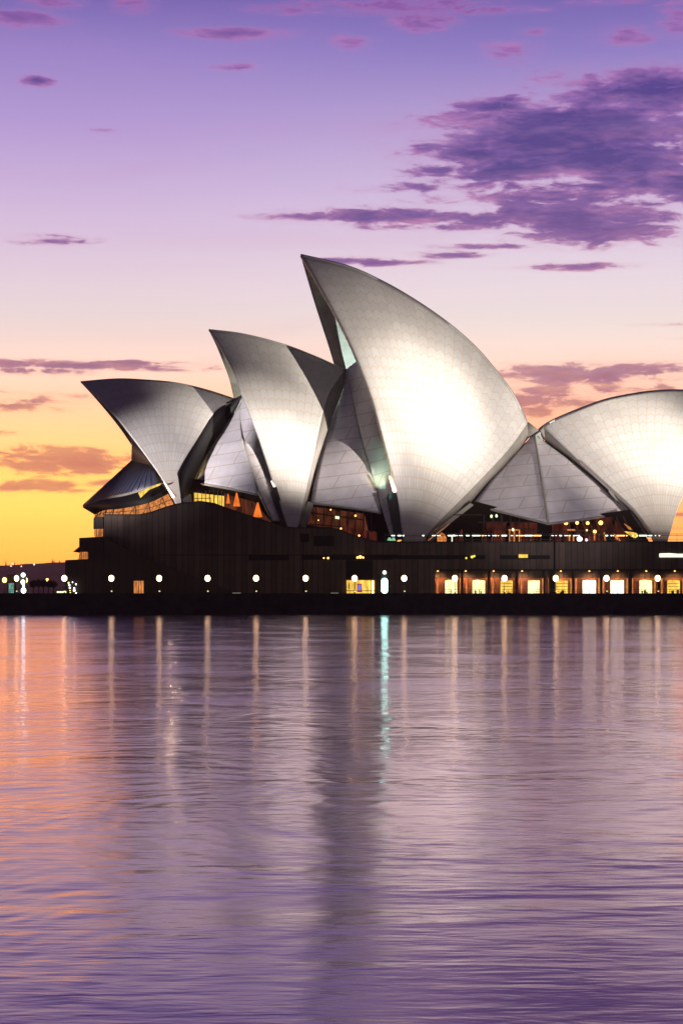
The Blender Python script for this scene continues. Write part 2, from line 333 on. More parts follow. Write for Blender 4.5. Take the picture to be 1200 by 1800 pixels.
M = dict(
 water=water_mat(), shell=shell_mat(), panel=panel_mat(),
 concrete=pbr('ribbed_concrete', (.30, .27, .24, 1), .8, noise=.15, nscale=.4),
 inner=pbr('concrete_ribs_inside', (.40, .42, .38, 1), .8, noise=.2, nscale=.5),
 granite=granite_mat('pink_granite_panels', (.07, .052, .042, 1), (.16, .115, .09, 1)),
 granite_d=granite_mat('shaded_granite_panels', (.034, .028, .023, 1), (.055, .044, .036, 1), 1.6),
 black=pbr('flat_black', (.008, .008, .008, 1), .6, spec=.15), bronze=pbr('bronze_mullions', (.05, .03, .02, 1), .6, .2),
 glass=pbr('bronze_tinted_glass', (.012, .008, .006, 1), .7, spec=0), blueglass=pbr('sloping_foyer_glass', (.035, .04, .075, 1), .42, spec=.45),
 column=pbr('dark_pedestal_and_beam_shade', (.012, .011, .011, 1), .6), quay=pbr('quay_stone', (.034, .032, .038, 1), .85, spec=.1, noise=.4, nscale=.6), deck=pbr('paving', (.05, .048, .045, 1), .8, noise=.3, nscale=.5),
 post=pbr('lamp_post_metal', (.03, .03, .03, 1), .5, .5), steel=pbr('rail_steel', (.12, .12, .12, 1), .4, .7),
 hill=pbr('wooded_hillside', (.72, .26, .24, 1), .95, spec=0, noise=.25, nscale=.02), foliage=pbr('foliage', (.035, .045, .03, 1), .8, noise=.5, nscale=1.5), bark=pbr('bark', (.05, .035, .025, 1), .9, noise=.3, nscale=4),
 wood=pbr('foyer_timber', (.30, .10, .05, 1), .5, noise=.3, nscale=1.2),
 globe=emit('lamp_globe', (1, .70, .34, 1), 9), globe_o=emit('amber_lamp', lin(255, 188, 102), 6), globe_g=emit('cool_lamp', (.72, 1, .86, 1), 5), lampw=emit('white_lamp', (.95, 1, .93, 1), 6), tubeg=emit('kiosk_tube', (.42, 1, .72, 1), 10),
 win_w=emit('bright_window', lin(255, 228, 156), 2.2, 1, 1.5, .5), win_y=emit('yellow_window', lin(255, 204, 88), 1.35, 1, 1.8, .5), win_o=emit('orange_window', lin(236, 146, 78), 1.0, 1, 2.6, .6),
 dim_o=emit('glowing_foyer', lin(136, 70, 46), .42, 1, .9, 1.0), dim_r=emit('dim_red_foyer', lin(104, 44, 32), .5, 1, .8, 1.2), green=emit('green_lit', lin(150, 215, 170), 1.0, 1, 3, .5), win_g=emit('pale_green_window', lin(226, 244, 190), 1.8), spot_o=emit('foyer_lamp', lin(255, 190, 96), 4.5), railw=emit('handrail_light', (.93, 1, .9, 1), 3.2), hot=emit('floodlight_and_lip_emission', (1, .84, .7, 1), 3),
 blue=emit('poster_blue', lin(96, 120, 230), 1.2), red=emit('poster_red', lin(190, 50, 40), .8), kiosk=emit('kiosk_green', lin(130, 190, 170), .8, 1, 4, .6))

# ------------------------------------------------------------------ the setting
def plane(name, x0, x1, y0, y1, z, mat):
    return tag(mesh_obj(name, [(x0, y0, z), (x1, y0, z), (x1, y1, z), (x0, y1, z)], [(0, 1, 2, 3)], mat), kind='structure')
QZ = 3.95; YQ = 400.0
plane('water', -1900, 1900, -150, 2200, 0, M['water'])
tag(MB().box(-400, 400, YQ, 640, -2, QZ-.25).box(-400, 400, YQ-.12, YQ+.7, QZ-.246, QZ).build('quay_wall', M['quay']), kind='structure')
plane('promenade', -400, 400, YQ+.75, 640, QZ-.03, M['deck'])
# far hills across the harbour
YH = 2300.0
px = [(-900, 1000), (-500, 985), (-250, 990), (-60, 993), (0, 994), (30, 992.5), (50, 991), (70, 990.5), (92, 989), (115, 988), (160, 986), (240, 992), (330, 1002), (500, 1008), (900, 1004), (1300, 1000), (1700, 1008), (2300, 1020)]
crest = cat([(u, v) for u, v in px], 420); G = []
hn = np.cumsum(np.random.RandomState(3).normal(0, .22, 420)); hn -= np.convolve(hn, np.ones(15)/15, 'same')
for k, (dy, fr) in enumerate([(-260, 0), (-200, .32), (-110, .72), (-40, .95), (0, 1.0), (90, .8), (260, 0)]):
    G.append([np.array([at(u, v, YH)[0], YH+dy, -1+(at(u, v+hn[i]*.8, YH)[2]+1)*fr]) for i, (u, v) in enumerate(crest)])
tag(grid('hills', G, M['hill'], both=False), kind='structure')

# ------------------------------------------------------------------ the opera house
OH = empty('opera_house', (0, 455, QZ), label='white sail-shelled opera house on a dark granite podium beside the water', cat_='opera house')
OH_INV = Vector((0, -455, -QZ))
class PartRoot: pass
shells = {
 'a1': dict(w=20, N=13, P=(313, 885), r=[(142, 670), (205, 665), (257.5, 667), (310, 672), (362.5, 684), (418.5, 702)],
            f=[(142, 670), (170, 696), (205, 733), (231, 766), (257.5, 801), (285.5, 841), (306, 878), (311, 890)], b=[(418.5, 702), (380, 722), (345, 775), (314, 827), (314, 842), (318, 875), (320, 890)]),
 'a2': dict(w=21, N=11, P=(515, 935), r=[(367.3, 578.2), (427.5, 586), (497.5, 604), (557, 626.5), (606, 649)],
            f=[(367.3, 578.2), (385.5, 605.5), (410, 651), (426, 695), (455.5, 770), (483.5, 857.5), (504, 920.5), (508, 934)], b=[(606, 649), (592, 670), (573, 705), (550, 805), (526, 915), (522, 934)]),
 'a3': dict(w=22, N=23, P=(731, 945), r=[(528.7, 446), (611, 466), (672.5, 493), (730, 526), (787.5, 566), (833.5, 606), (868, 645), (902.5, 691), (928, 742)],
            f=[(528.7, 446), (557.5, 495), (600, 572), (628.4, 633), (653, 698), (672.5, 767), (695.5, 859), (709, 938), (711, 952)], b=[(928, 742), (893, 790), (832, 855.5), (770.7, 917), (753, 937), (744, 952)]),
 'a4': dict(w=22, N=21, P=(1158, 950), r=[(952, 748), (970, 737), (1016, 717.5), (1066, 700), (1123, 689), (1161.6, 685), (1200, 684.5), (1260, 689), (1330, 706)],
            f=[(1330, 706), (1262, 772), (1200, 872), (1176, 940), (1172, 953)], b=[(952, 748), (1008, 802), (1066, 855.5), (1108, 894), (1141, 937), (1148, 953)])}
sph = {}
def fit(k):
    s = shells[k]; q = []
    for p in s['r']:
        a = ax(*p); q.append(((a-O) @ AX, a[2]))
    q = np.array(q); x = np.linalg.lstsq(np.c_[2*q, np.ones(len(q))], (q**2).sum(1), rcond=None)[0]
    cx, cz = x[:2]; r2 = x[2]+cx*cx+cz*cz
    p = ax(*s['P'], s['w']); w = s['w']; dd = ((p-O) @ AX-cx)**2+(p[2]-cz)**2
    cy = (r2-dd-w*w)/(2*w); C = O+AX*cx-AN*cy; C = np.array([C[0], C[1], cz])
    sph[k] = (C, math.sqrt(r2+cy*cy))
def on(k, u, v):
    """first hit of the photo ray with the shell's sphere, never behind the hall axis"""
    C, Rr = sph[k]; dr = ray(u, v); oc = CAM-C; a = dr @ dr; b = dr @ oc; c = oc @ oc-Rr*Rr; D = b*b-a*c
    p = CAM+dr*((-b-math.sqrt(max(D, 0)))/a)
    if (p-O) @ AN < 0: p = ax(u, v, 0)
    return p
NR, NCc = 41, 61
for k, s in shells.items():
    fit(k); C, Rr = sph[k]
    top = s['r'] if k != 'a4' else s['r'][::-1]          # from the tip to the rear end of the ridge
    T_ = cat(top, NCc); Fr = cat(s['f'], NR); Bk = cat(s['b'], NR); Dn = cat([s['f'][-1], s['b'][-1]], NCc)
    G = np.zeros((NR, NCc, 3)); uv = []; uv2 = []
    ap = on(k, *((np.array(s['f'][-1])+np.array(s['b'][-1]))/2)); d0 = np.linalg.norm(on(k, *s['f'][-1])-on(k, *s['b'][-1]))
    for i in range(NR):
        v = i/(NR-1)
        for j in range(NCc):
            u = j/(NCc-1)
            q = (1-v)*T_[j]+v*Dn[j]+(1-u)*Fr[i]+u*Bk[i]-((1-u)*(1-v)*T_[0]+u*(1-v)*T_[-1]+(1-u)*v*Dn[0]+u*v*Dn[-1])
            p = on(k, *q)
            if i == 0: p = ax(*q, 0)
            G[i, j] = p
    for i in range(NR):
        wd_ = np.linalg.norm(np.diff(G[i], axis=0), axis=1).sum()/s['N']
        for j in range(NCc):
            ln = np.linalg.norm(np.diff(G[i:, j], axis=0), axis=1).sum() if i < NR-1 else 0
            uv.append((j/(NCc-1)*s['N']+.5, ln+1.2)); uv2.append((wd_, 0))
    s['G'] = G
    o = grid('shell', G, [M['shell'], M['inner']], OH, thick=dict(a1=.4, a2=.55, a3=.8, a4=.8)[k], uv=uv, uv2=uv2, lean=dict(a1=.085, a2=.04, a3=0, a4=0)[k])
    o.modifiers[0].material_offset_rim = 0
    o['label'] = dict(a1='lowest leftmost white tiled shell', a2='second white tiled shell from the left', a3='tallest white tiled shell', a4='rounded shell at the right edge facing away')[k]

# rear edge beams of the shells
def strip(k, outer, dY=2.6, mat=None):
    inn = shells[k]['G'][:, -1][:-2]; n = len(inn); op = cat(outer, n)
    G = [[inn[i], at(*( .5*(np.array([600+F*inn[i][0]/inn[i][1], HV-F*(inn[i][2]-HC)/inn[i][1]])+op[i])), inn[i][1]+dY*.5), at(op[i][0], op[i][1], inn[i][1]+dY)] for i in range(n)]
    return grid('edge_beam', G, mat or M['concrete'], OH, thick=.5)
strip('a1', [(420, 704), (397.5, 745), (359, 808), (336, 855), (331, 868), (330, 884)], 5, M['column'])  # near-black material paints the second shell's shadow on this beam
strip('a2', [(608, 652), (602, 685), (588.5, 721), (571, 770), (553.5, 826), (534, 905), (530, 926)], 1.3)
strip('a3', [(938, 759), (893, 811), (855, 850), (827, 883), (815, 894), (763, 932), (746, 946)])
strip('a4', [(938, 760), (1008, 813), (1058, 853), (1104, 896), (1134, 930), (1144, 944)])

# side shells that fill the bays between the big ones
def depth_near(k, u, v): return on(k, u, v)[1]
def panel(L, LY, Rt, RY, n=24, m=14, bulge=.8, sag=None, lab=None):
    """ruled panel between two photo curves with depths; bottom edge may sag (list of px)"""
    a = cat(L, n); b = cat(Rt, n); ya = np.interp(np.linspace(0, 1, n), np.linspace(0, 1, len(LY)), LY); yb = np.interp(np.linspace(0, 1, n), np.linspace(0, 1, len(RY)), RY)
    G = np.zeros((n, m, 3)); uv = []
    for i in range(n):
        for j in range(m):
            t = j/(m-1); q = (1-t)*a[i]+t*b[i]; G[i, j] = at(q[0], q[1], (1-t)*ya[i]+t*yb[i]-bulge*math.sin(math.pi*t)*min(1, i/6))
    for i in range(n):
        for j in range(m): uv.append((G[i, j][0]-G[0, 0][0], G[0, 0][2]-G[i, j][2]+.08*(j/(m-1))*i))
    o = grid('side_shell', G, [M['panel'], M['inner']], OH, thick=.5, uv=uv)
    if lab: o['label'] = lab
    return o
def offY(u, v, off): return ax(u, v, off)[1]
# between the first and second shell
fold1 = [(422, 700), (422, 735), (428, 780), (439, 815), (453, 869)]; fY1 = [offY(u, v, o_) for (u, v), o_ in zip(fold1, (1, 7, 14, 19, 22))]
L1 = [(419, 704), (397.5, 745), (372, 787), (356, 820), (345, 849)]; LY1 = [on('a1', u, v)[1]+5.4 for u, v in L1]
panel(L1, LY1, fold1, fY1)
fold1x = fold1[:-1]+[(453, 857), (480, 915)]; fY1x = fY1[:-1]+[offY(453, 857, 22), offY(480, 915, 24.5)]
E1 = [(427, 693), (446, 742), (463, 790), (481, 850), (498, 915)]
panel(fold1x, fY1x, E1, [on('a2', u+3, v)[1]+3.5 for u, v in E1], bulge=.5)
# between the second and third
fold2 = [(607, 650), (620, 705), (640, 785), (657, 845), (670, 901)]; fY2 = [offY(u, v, o_) for (u, v), o_ in zip(fold2, (1, 7.5, 14, 18, 19.5))]
L2 = [(607, 655), (600, 690), (588.5, 721), (571, 770), (557, 822), (546, 884)]; LY2 = [on('a2', u, v)[1]+1.0 for u, v in L2]
panel(L2, LY2, fold2, fY2)
fold2x = fold2[:-1]+[(670, 893), (686, 940)]; fY2x = fY2[:-1]+[offY(670, 893, 18.5), offY(686, 940, 21)]
E2 = [(629, 633), (655, 698), (673, 767), (688, 830), (697, 870), (703, 940)]
panel(fold2x, fY2x, E2, [on('a3', u+3, v)[1]+4 for u, v in E2], bulge=.5)
# between the third and fourth, a folded pair
fold3 = [(938, 762), (944, 795), (950, 835), (957, 878), (963, 920)]; fY3 = [offY(u, v, o_) for (u, v), o_ in zip(fold3, (.5, 8, 15, 21, 25))]
L3 = [(937.5, 762), (893, 812), (862, 843), (828, 887)]; panel(L3, [on('a3', u, v)[1]+3.2 for u, v in L3], fold3, fY3, bulge=.3)
R3 = [(938.5, 762), (1008, 814), (1060, 857), (1101, 902)]; panel(fold3, fY3, R3, [on('a4', u, v)[1]+3.2 for u, v in R3], bulge=.3)
# fold ribs, edge trims and legs
def beam(name, pts, r, mat, parent=OH):
    P_ = [np.array(p) for p in pts]; sweep(name, [mirror(p) for p in P_], r, mat, parent); return sweep(name, P_, r, mat, parent)
beam('fold_rib', [at(u, v, Y-.3) for (u, v), Y in zip(cat(fold3, 12), np.interp(np.linspace(0, 1, 12), np.linspace(0, 1, 5), fY3))], .22, M['concrete'])
def leg(px, Y, dY=1.6):
    mb = MB().prism(px, Y, Y+dY); m2 = MB().add([mirror(np.array(p)) for p in mb.v], [f[::-1] for f in mb.f])
    m2.build('leg', M['concrete'], OH); return mb.build('leg', M['concrete'], OH)
leg([(343, 845), (350, 850), (338, 872), (330, 869)], LY1[-1]-.6)
leg([(541, 881), (551, 885), (536, 930), (524, 930)], LY2[-1]-.6)
leg([(826, 884), (832, 888), (748, 953), (736, 953)], on('a3', 800, 905)[1]+2.2)
leg([(832, 888), (838, 891), (775, 953), (749, 953)], on('a3', 800, 905)[1]+3.9)
leg([(1080, 880), (1106, 901), (1146, 944), (1124, 944), (1112, 930), (1094, 901)], on('a4', 1106, 901)[1]+3.2, 1.2)
leg([(1068, 863), (1072, 862), (1143, 938), (1141, 941)], on('a4', 1106, 901)[1]+2.6, .5)
def trim(pxs, Ys, r=.22):
    n = 14; c = cat(pxs, n); y = np.interp(np.linspace(0, 1, n), np.linspace(0, 1, len(Ys)), Ys); return beam('edge_trim', [at(u, v, Y) for (u, v), Y in zip(c, y)], r, M['concrete'])
trim([(345, 849), (400, 858), (453, 870)], [LY1[-1], .5*(LY1[-1]+fY1[-1])-.8, fY1[-1]])
trim([(546, 884.5), (608, 892), (670, 902)], [LY2[-1], .5*(LY2[-1]+fY2[-1])-.8, fY2[-1]])
trim([(828, 887), (963, 921)], [on('a3', 828, 887)[1]+3.1, fY3[-1]-.1], .26)
trim([(963, 921), (1101, 903)], [fY3[-1]-.1, on('a4', 1101, 902)[1]+3.1], .26)
# dark pedestal columns at the front feet with floodlights and a glowing lip tube
def pedestal(px, Y, d=4): return MB().prism(px, Y, Y+d).build('pedestal', M['column'], OH)
pedestal([(682, 868), (697, 866), (712, 948), (694, 948)], on('a3', 700, 900)[1]+.6)
pedestal([(479, 857), (486, 855), (509, 932), (492, 932)], on('a2', 500, 900)[1]+.5)
pedestal([(306, 878), (320, 878), (334, 868), (336, 892), (300, 892)], on('a1', 315, 880)[1]+.4)
def point(name, loc, W_, colr, r=.3, spot=None, aim=None, blend=.6):
    l = bpy.data.lights.new(name, 'SPOT' if spot else 'POINT'); l.energy = W_; l.color = colr; l.shadow_soft_size = r
    o = bpy.data.objects.new(name, l); col.objects.link(o); o.location = tuple(loc)
    if spot: l.spot_size = R_(spot); l.spot_blend = blend; o.rotation_euler = (Vector(tuple(loc))-Vector(tuple(aim))).to_track_quat('Z', 'Y').to_euler()
    return o
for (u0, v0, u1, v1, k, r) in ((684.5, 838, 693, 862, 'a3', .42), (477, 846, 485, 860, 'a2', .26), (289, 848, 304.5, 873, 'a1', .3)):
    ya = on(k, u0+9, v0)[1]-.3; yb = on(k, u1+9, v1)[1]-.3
    a = at(u0, v0, ya); b = at(u1, v1, yb); MB().tube(a, b, r*.45, r, 12).ball(b, r).ball(a, r*.45).build('floodlight_and_lip_glow', M['hot'], OH, True)  # first shell's tube paints the bright lit lip; the other two are floodlights

# glazing of the mouths and of the bays below the side shells
def wallp(name, px, Y, mat, d=.4, parent=OH, lab=None):
    o = MB().prism(px, Y, Y+d).build(name, mat, parent)
    if lab: o['label'] = lab
    return o
def bars(px_list, Y, r=.09, name='mullions', mat=None, parent=OH):
    if name == 'lit_frame' and len(px_list) > 1:
        return [bars([q], Y, r, name, mat, parent) for q in px_list][0]
    mb = MB()
    for (u0, v0, u1, v1) in px_list: mb.tube(at(u0, v0, Y), at(u1, v1, Y), r, n=5)
    return mb.build(name, mat or M['bronze'], parent)
def mouth(k, inset):
    fr = shells[k]['G'][:, 0]; n = len(fr); G = []
    sgn = 1 if k != 'a4' else -1
    for i in range(6, n):
        p = fr[i]+AX*inset*sgn; h = (p-O) @ AN
        G.append([p-AN*(2*h*t) for t in np.linspace(.16, .84, 9)])
    V = [q for r in G for q in r]; nc = 9; Fc = [(i*nc+j, i*nc+j+1, (i+1)*nc+j+1, (i+1)*nc+j) for i in range(len(G)-1) for j in range(nc-1)]
    return mesh_obj('mouth_glass', V, Fc, M['glass'], OH, thick=.2)
mouth('a2', 5); mouth('a3', 6); mouth('a4', 6)

Yb = 441.0                                            # foyer walls stand well behind the panels
g1 = wallp('foyer_glass', [(330, 840), (455, 860), (500, 935), (325, 935)], 438, M['glass'])
wallp('lit_wall', [(341, 866), (394, 872), (394, 892), (341, 892)], 437, M['win_y'], parent=g1)
wallp('lit_wall', [(395, 868), (447, 882), (480, 922), (395, 900)], 437.2, M['dim_o'], parent=g1)
bars([(341+i*7, 862, 341+i*7, 890) for i in range(8)]+[(338, 876, 372, 876), (395, 866, 395, 892), (377, 868, 377, 890)], 436.6, .07, parent=g1)
for (u, v, w, h) in ((401, 868, 7, 17), (416, 866, 13, 24), (453, 883, 17, 26)):
    c0 = at(u, v, 436.7); c1 = at(u, v+h, 436.7); MB().tube(c1, c0, w/2/8.6, .12, 14).build('cone_lamp', emit('cone_shade', lin(255, 128, 48), 1.0, 1, 1.2, .4), g1, True)
g2 = wallp('foyer_glass', [(540, 878), (680, 895), (700, 960), (530, 960)], 441, M['glass'])
wallp('lit_wall', [(545, 890), (640, 903), (648, 938), (600, 932), (541, 922)], 440, M['dim_o'], parent=g2)
wallp('lit_wall', [(600, 925), (662, 935), (664, 955), (610, 945)], 439.8, M['dim_r'], parent=g2)
bars([(543, 901, 640, 914), (543, 921, 600, 926)]+[(556+i*14, 885, 554+i*14, 935) for i in range(8)], 439.2, .13, parent=g2)
wallp('lit_sign', [(589, 907), (596, 908), (596, 912.5), (589, 911.5)], 438.8, M['win_g'], .2, g2)
for u, v, r in ((624.5, 906.5, .19), (581, 896, .14), (599, 929, .17), (631, 941.5, .18), (559.5, 914.5, .11)): MB().ball(at(u, v, 438.6), r).build('foyer_lamp', M['spot_o'], g2, True)
g3 = wallp('foyer_glass', [(752, 960), (830, 880), (966, 915), (966, 960)], 443, M['glass'])
wallp('lit_wall', [(850, 918), (944, 918), (944, 952), (850, 952)], 442.4, M['dim_r'], parent=g3)
wallp('lit_wall', [(800, 940), (812, 930), (814, 955), (800, 955)], 442.3, M['dim_r'], parent=g3)
wallp('lit_doorway', [(768, 955), (768, 945), (771, 939), (776, 936), (781, 939), (784, 945), (784, 955)], 442.3, M['win_o'], parent=g3)
bars([(850+i*15.6, 905, 850+i*15.6, 952) for i in range(7)]+[(840, 918, 946, 918), (790, 905, 846, 905), (870, 930, 940, 930)], 441.9, .13, parent=g3)
bars([(895, 931, 895, 952), (903, 931, 903, 952), (912, 931, 912, 952), (893, 931.5, 911, 931.5)], 441.6, .14, 'lit_frame', M['win_o'], g3)
bars([(794, 941, 794, 952), (796, 941, 799, 941)], 441.6, .12, 'lit_frame', M['win_g'], g3)
for u, v in ((863, 907.5), (872, 906.8), (901, 931)): MB().ball(at(u, v, 441.4), .24, .24, .34).build('foyer_lamp', M['win_g'], g3, True)
g4 = wallp('foyer_glass', [(966, 915), (1104, 896), (1145, 960), (966, 960)], 444, M['glass'])
wallp('lit_wall', [(970, 922), (1075, 908), (1100, 935), (1100, 952), (970, 952)], 443.4, M['dim_r'], parent=g4)
bars([(998+i*12.0, 917-i*1.2, 1008+i*13.5, 955) for i in range(9)]+[(970, 933, 1075, 933), (970, 941, 1080, 941)], 442.8, .16, parent=g4)
for i, (u, v, r) in enumerate(((994, 919, .42), (1013.5, 919, .34), (1032, 919.5, .34), (1055, 919, .44), (1030.5, 932, .18), (1044.5, 934.5, .36))): MB().ball(at(u, v, 442.3), r).build('chandelier', M['spot_o'], g4, True)
bars([(996, 931.5, 1010, 931.5), (1000, 941, 1000, 951), (1007, 941, 1007, 951), (1044, 934, 1044, 950), (1061, 936, 1063, 950)], 442.2, .17, 'lit_frame', M['win_o'], g4)
wallp('lit_canopy', [(1097, 934), (1108, 935), (1118, 937), (1121, 942), (1116, 946), (1107, 942)], 441.9, M['win_y'], parent=g4)
wallp('lit_canopy', [(1096, 920), (1106, 926), (1111, 932), (1104, 930)], 441.9, M['win_o'], parent=g4)
wallp('lit_canopy', [(1078, 938), (1086, 943), (1090, 951), (1082, 948)], 441.9, M['win_o'], parent=g4)
MB().ball(at(1018, 947.5, 441), .6, .6, .5).build('foyer_lamp', emit('pink_white', (1, .8, .85, 1), 3), g4, True)
MB().ball(at(1030, 949, 441), .3).build('foyer_lamp', emit('pink_lamp', (1, .6, .6, 1), 2), g4, True)

# the glazed prow of the north foyer in the first mouth
def pcurve(pts, n=18):    # pts: u, v, off
    c = cat([ax(u, v, o_) for u, v, o_ in pts], n); return c
U0 = pcurve([(268, 812, 13), (258, 806, 12), (243, 780, 5), (232, 766, 0)]); U1 = pcurve([(272, 824, 13), (262, 818, 11), (245, 813, 6), (231, 810, 0)])
BR = pcurve([(286, 848, 15), (272, 852, 16), (225, 866, 14), (186, 874, 7), (146, 888, 0)])
BR2 = BR+np.array([0, 0, -.5]); MD = pcurve([(296, 868, 17), (262, 884, 18), (214, 894, 14), (184, 897, 8), (167, 905, 0)]); LW = pcurve([(306, 888, 20), (262, 902, 19), (214, 905, 15), (182, 906, 9), (166, 910, 0)])
prow = grid('prow_glass', [U1, .5*(U1+BR), BR], M['blueglass'], OH, thick=.2)
grid('top_glass', [U0, U1], M['bronze'], prow, thick=.2)
grid('brim', [BR, BR2], M['concrete'], prow, thick=.3)
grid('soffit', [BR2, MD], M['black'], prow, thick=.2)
low = grid('lower_glass', [MD, LW], M['win_o'], prow, thick=.1)
mb = MB()
for i in range(1, 17, 2): mb.tube(MD[i]+AN*.3, LW[i]+AN*.3, .1, n=5); mb.tube(MD[i]+AN*.3, LW[i+1]+AN*.3, .07, n=5)
for i in range(17): mb.tube(.5*(MD[i]+LW[i])+AN*.3, .5*(MD[i+1]+LW[i+1])+AN*.3, .07, n=5)
mb.build('mullions', M['bronze'], prow)
mb = MB()
for j in range(1, 18):
    mb.tube(U1[j]+AN*.12, BR[j]+AN*.12, .06, n=4)
mb.build('mullions', M['bronze'], prow)
wallp('lit_wall', [(243, 866), (261, 858), (283, 849), (281, 853), (262, 861), (247, 875)], ax(262, 861, 19.5)[1]-.3, M['win_y'], parent=prow)

# podium: stepped granite base
YP = 418.0; BOT = 1047
topline = [(182, 905), (245, 905), (264.6, 901), (288, 893), (304, 888), (317, 885), (352, 881.5), (376.5, 885), (395, 892), (415, 899), (467.5, 916.5), (498, 926), (520, 928), (581, 927.5), (600, 933), (623, 941.7), (653, 951), (667, 953), (764, 953), (1500, 953)]
pod = wallp('podium', topline[:19]+[(764, BOT), (182, BOT)], YP, M['granite'], 110)
upper = wallp('podium_terrace', [(764, 953), (1500, 953), (1500, 1000.5), (764, 1000.5)], YP, M['granite'], 110, lab='overhanging upper band above the lit colonnade')
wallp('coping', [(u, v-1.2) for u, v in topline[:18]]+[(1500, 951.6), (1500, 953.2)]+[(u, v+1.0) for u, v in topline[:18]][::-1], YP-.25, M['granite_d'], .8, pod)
wallp('band_joint', [(280, 974.8), (700, 974.8), (700, 976), (280, 976)], YP-.06, M['black'], .05, pod)
for q in ([(437, 975.5), (508, 975.5), (508, 985), (437, 985)], [(530, 976), (690, 976), (690, 984), (530, 984)], [(551, 942), (587, 942), (587, 960), (551, 960)], [(528, 938), (543, 938), (543, 953), (528, 953)], [(608, 985), (655, 985), (655, 1018), (608, 1018)]):
    wallp('recess', q, YP-.1, M['black'], .08, pod)  # thin black plates on the wall paint the shade of recesses
for q in ([(672, 976), (764, 976), (764, 983), (672, 983)],): wallp('slot_window', q, YP-.1, M['black'], .08, pod)
for q in ([(764.5, 976), (852, 976), (852, 983), (764.5, 983)], [(878, 976), (966, 976), (966, 983), (878, 983)]): wallp('slot_window', q, YP-.1, M['black'], .08, upper)
for q in ([(911, 974.5), (927, 974.5), (927, 980.5), (911, 980.5)],): wallp('lit_window', q, YP-.2, M['win_y'], .08, upper)
wallp('lit_window', [(1158, 973), (1175, 972.3), (1190, 973.5), (1260, 973.5), (1260, 979.5), (1158, 979.5)], YP-.2, M['win_g'], .08, upper)
for u, v, r in ((819, 981, .2), (829, 979, .28), (833, 977.5, .22)): MB().ball(at(u, v, YP-.25), r).build('wall_lamp', emit('yellow_lamp', lin(250, 230, 90), 1.3), upper, True)
for u, v, r in ((569, 981, .14), (576.5, 981, .2), (628, 980, .2), (633, 979, .3), (638, 980, .18)): MB().ball(at(u, v, YP-.25), r).build('wall_lamp', M['spot_o'], pod, True)
bars([(532.5, 940, 532.5, 1042)], YP-.2, .12, 'downpipe', M['black'], pod)
bars([(974, 935, 974, 1001)], YP-.3, .16, 'downpipe', M['black'], upper)
# left terraces
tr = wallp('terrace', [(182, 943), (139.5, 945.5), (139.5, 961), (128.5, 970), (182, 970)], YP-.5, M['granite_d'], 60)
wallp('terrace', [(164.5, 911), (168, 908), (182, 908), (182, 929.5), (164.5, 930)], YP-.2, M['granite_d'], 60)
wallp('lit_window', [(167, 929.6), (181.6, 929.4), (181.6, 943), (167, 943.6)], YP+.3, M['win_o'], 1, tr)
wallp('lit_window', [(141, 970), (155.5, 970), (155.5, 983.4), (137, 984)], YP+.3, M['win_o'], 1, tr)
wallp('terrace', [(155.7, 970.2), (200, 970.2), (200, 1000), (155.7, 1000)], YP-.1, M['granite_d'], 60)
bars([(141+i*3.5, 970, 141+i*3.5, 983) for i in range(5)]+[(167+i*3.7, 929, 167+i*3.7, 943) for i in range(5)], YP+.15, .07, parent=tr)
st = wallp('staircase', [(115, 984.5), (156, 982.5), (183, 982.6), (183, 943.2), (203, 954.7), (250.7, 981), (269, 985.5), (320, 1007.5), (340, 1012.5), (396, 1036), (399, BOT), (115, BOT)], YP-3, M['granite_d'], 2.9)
dr_ = wallp('lit_door', [(235, 1021), (253, 1021), (253, BOT), (235, BOT)], YP-3.12, M['win_o'], .1, st); wallp('frame', [(253, 1020), (261, 1020), (261, 1046), (253.2, 1046)], YP-3.16, M['bronze'], .1, dr_)
bars([(235+i*4.5, 1021, 235+i*4.5, 1044) for i in range(5)], YP-3.25, .05, 'mullions', M['bronze'], dr_)
for u, v, r in ((121, 1024.5, .16), (122.3, 1028.5, .16), (123.3, 1033.3, .16), (123.5, 1038, .1), (128, 1023.5, .1), (131, 1034, .14), (131, 1037.8, .2), (134, 1027, .14), (134, 1043, .16), (124, 1041.5, .09)):
    MB().ball(at(u, v, YP-3.3), r).build('wall_lamp', M['lampw'] if (u*7) % 3 > 1 else M['spot_o'], st, True)

# lit colonnade at the right
colo = wallp('colonnade_wall', [(764.2, 1002), (1500, 1002), (1500, 1016), (764.2, 1016)], YP+4.0, M['granite'], 1.0)
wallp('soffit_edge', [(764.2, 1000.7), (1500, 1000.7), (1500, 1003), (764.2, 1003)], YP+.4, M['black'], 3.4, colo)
wallp('timber_wall', [(764.2, 1016.2), (1500, 1016.2), (1500, BOT), (764.2, BOT)], YP+3.9, M['wood'], 1.0, colo)
wins = [(782, 803, 'win_w'), (830, 852, 'win_w'), (879, 900.5, 'win_y'), (927, 948, 'win_w'), (975.5, 997.5, 'win_y'), (1023.5, 1046.5, 'hotwin'), (1072.5, 1095.5, 'hotwin'), (1123, 1145, 'win_w'), (1172, 1194, 'win_y'), (1221, 1243, 'win_w'), (1270, 1292, 'win_y')]
M['hotwin'] = emit('overbright_window', lin(255, 238, 200), 3.2, 1, 1.2, .3)
rr = random.Random(4)
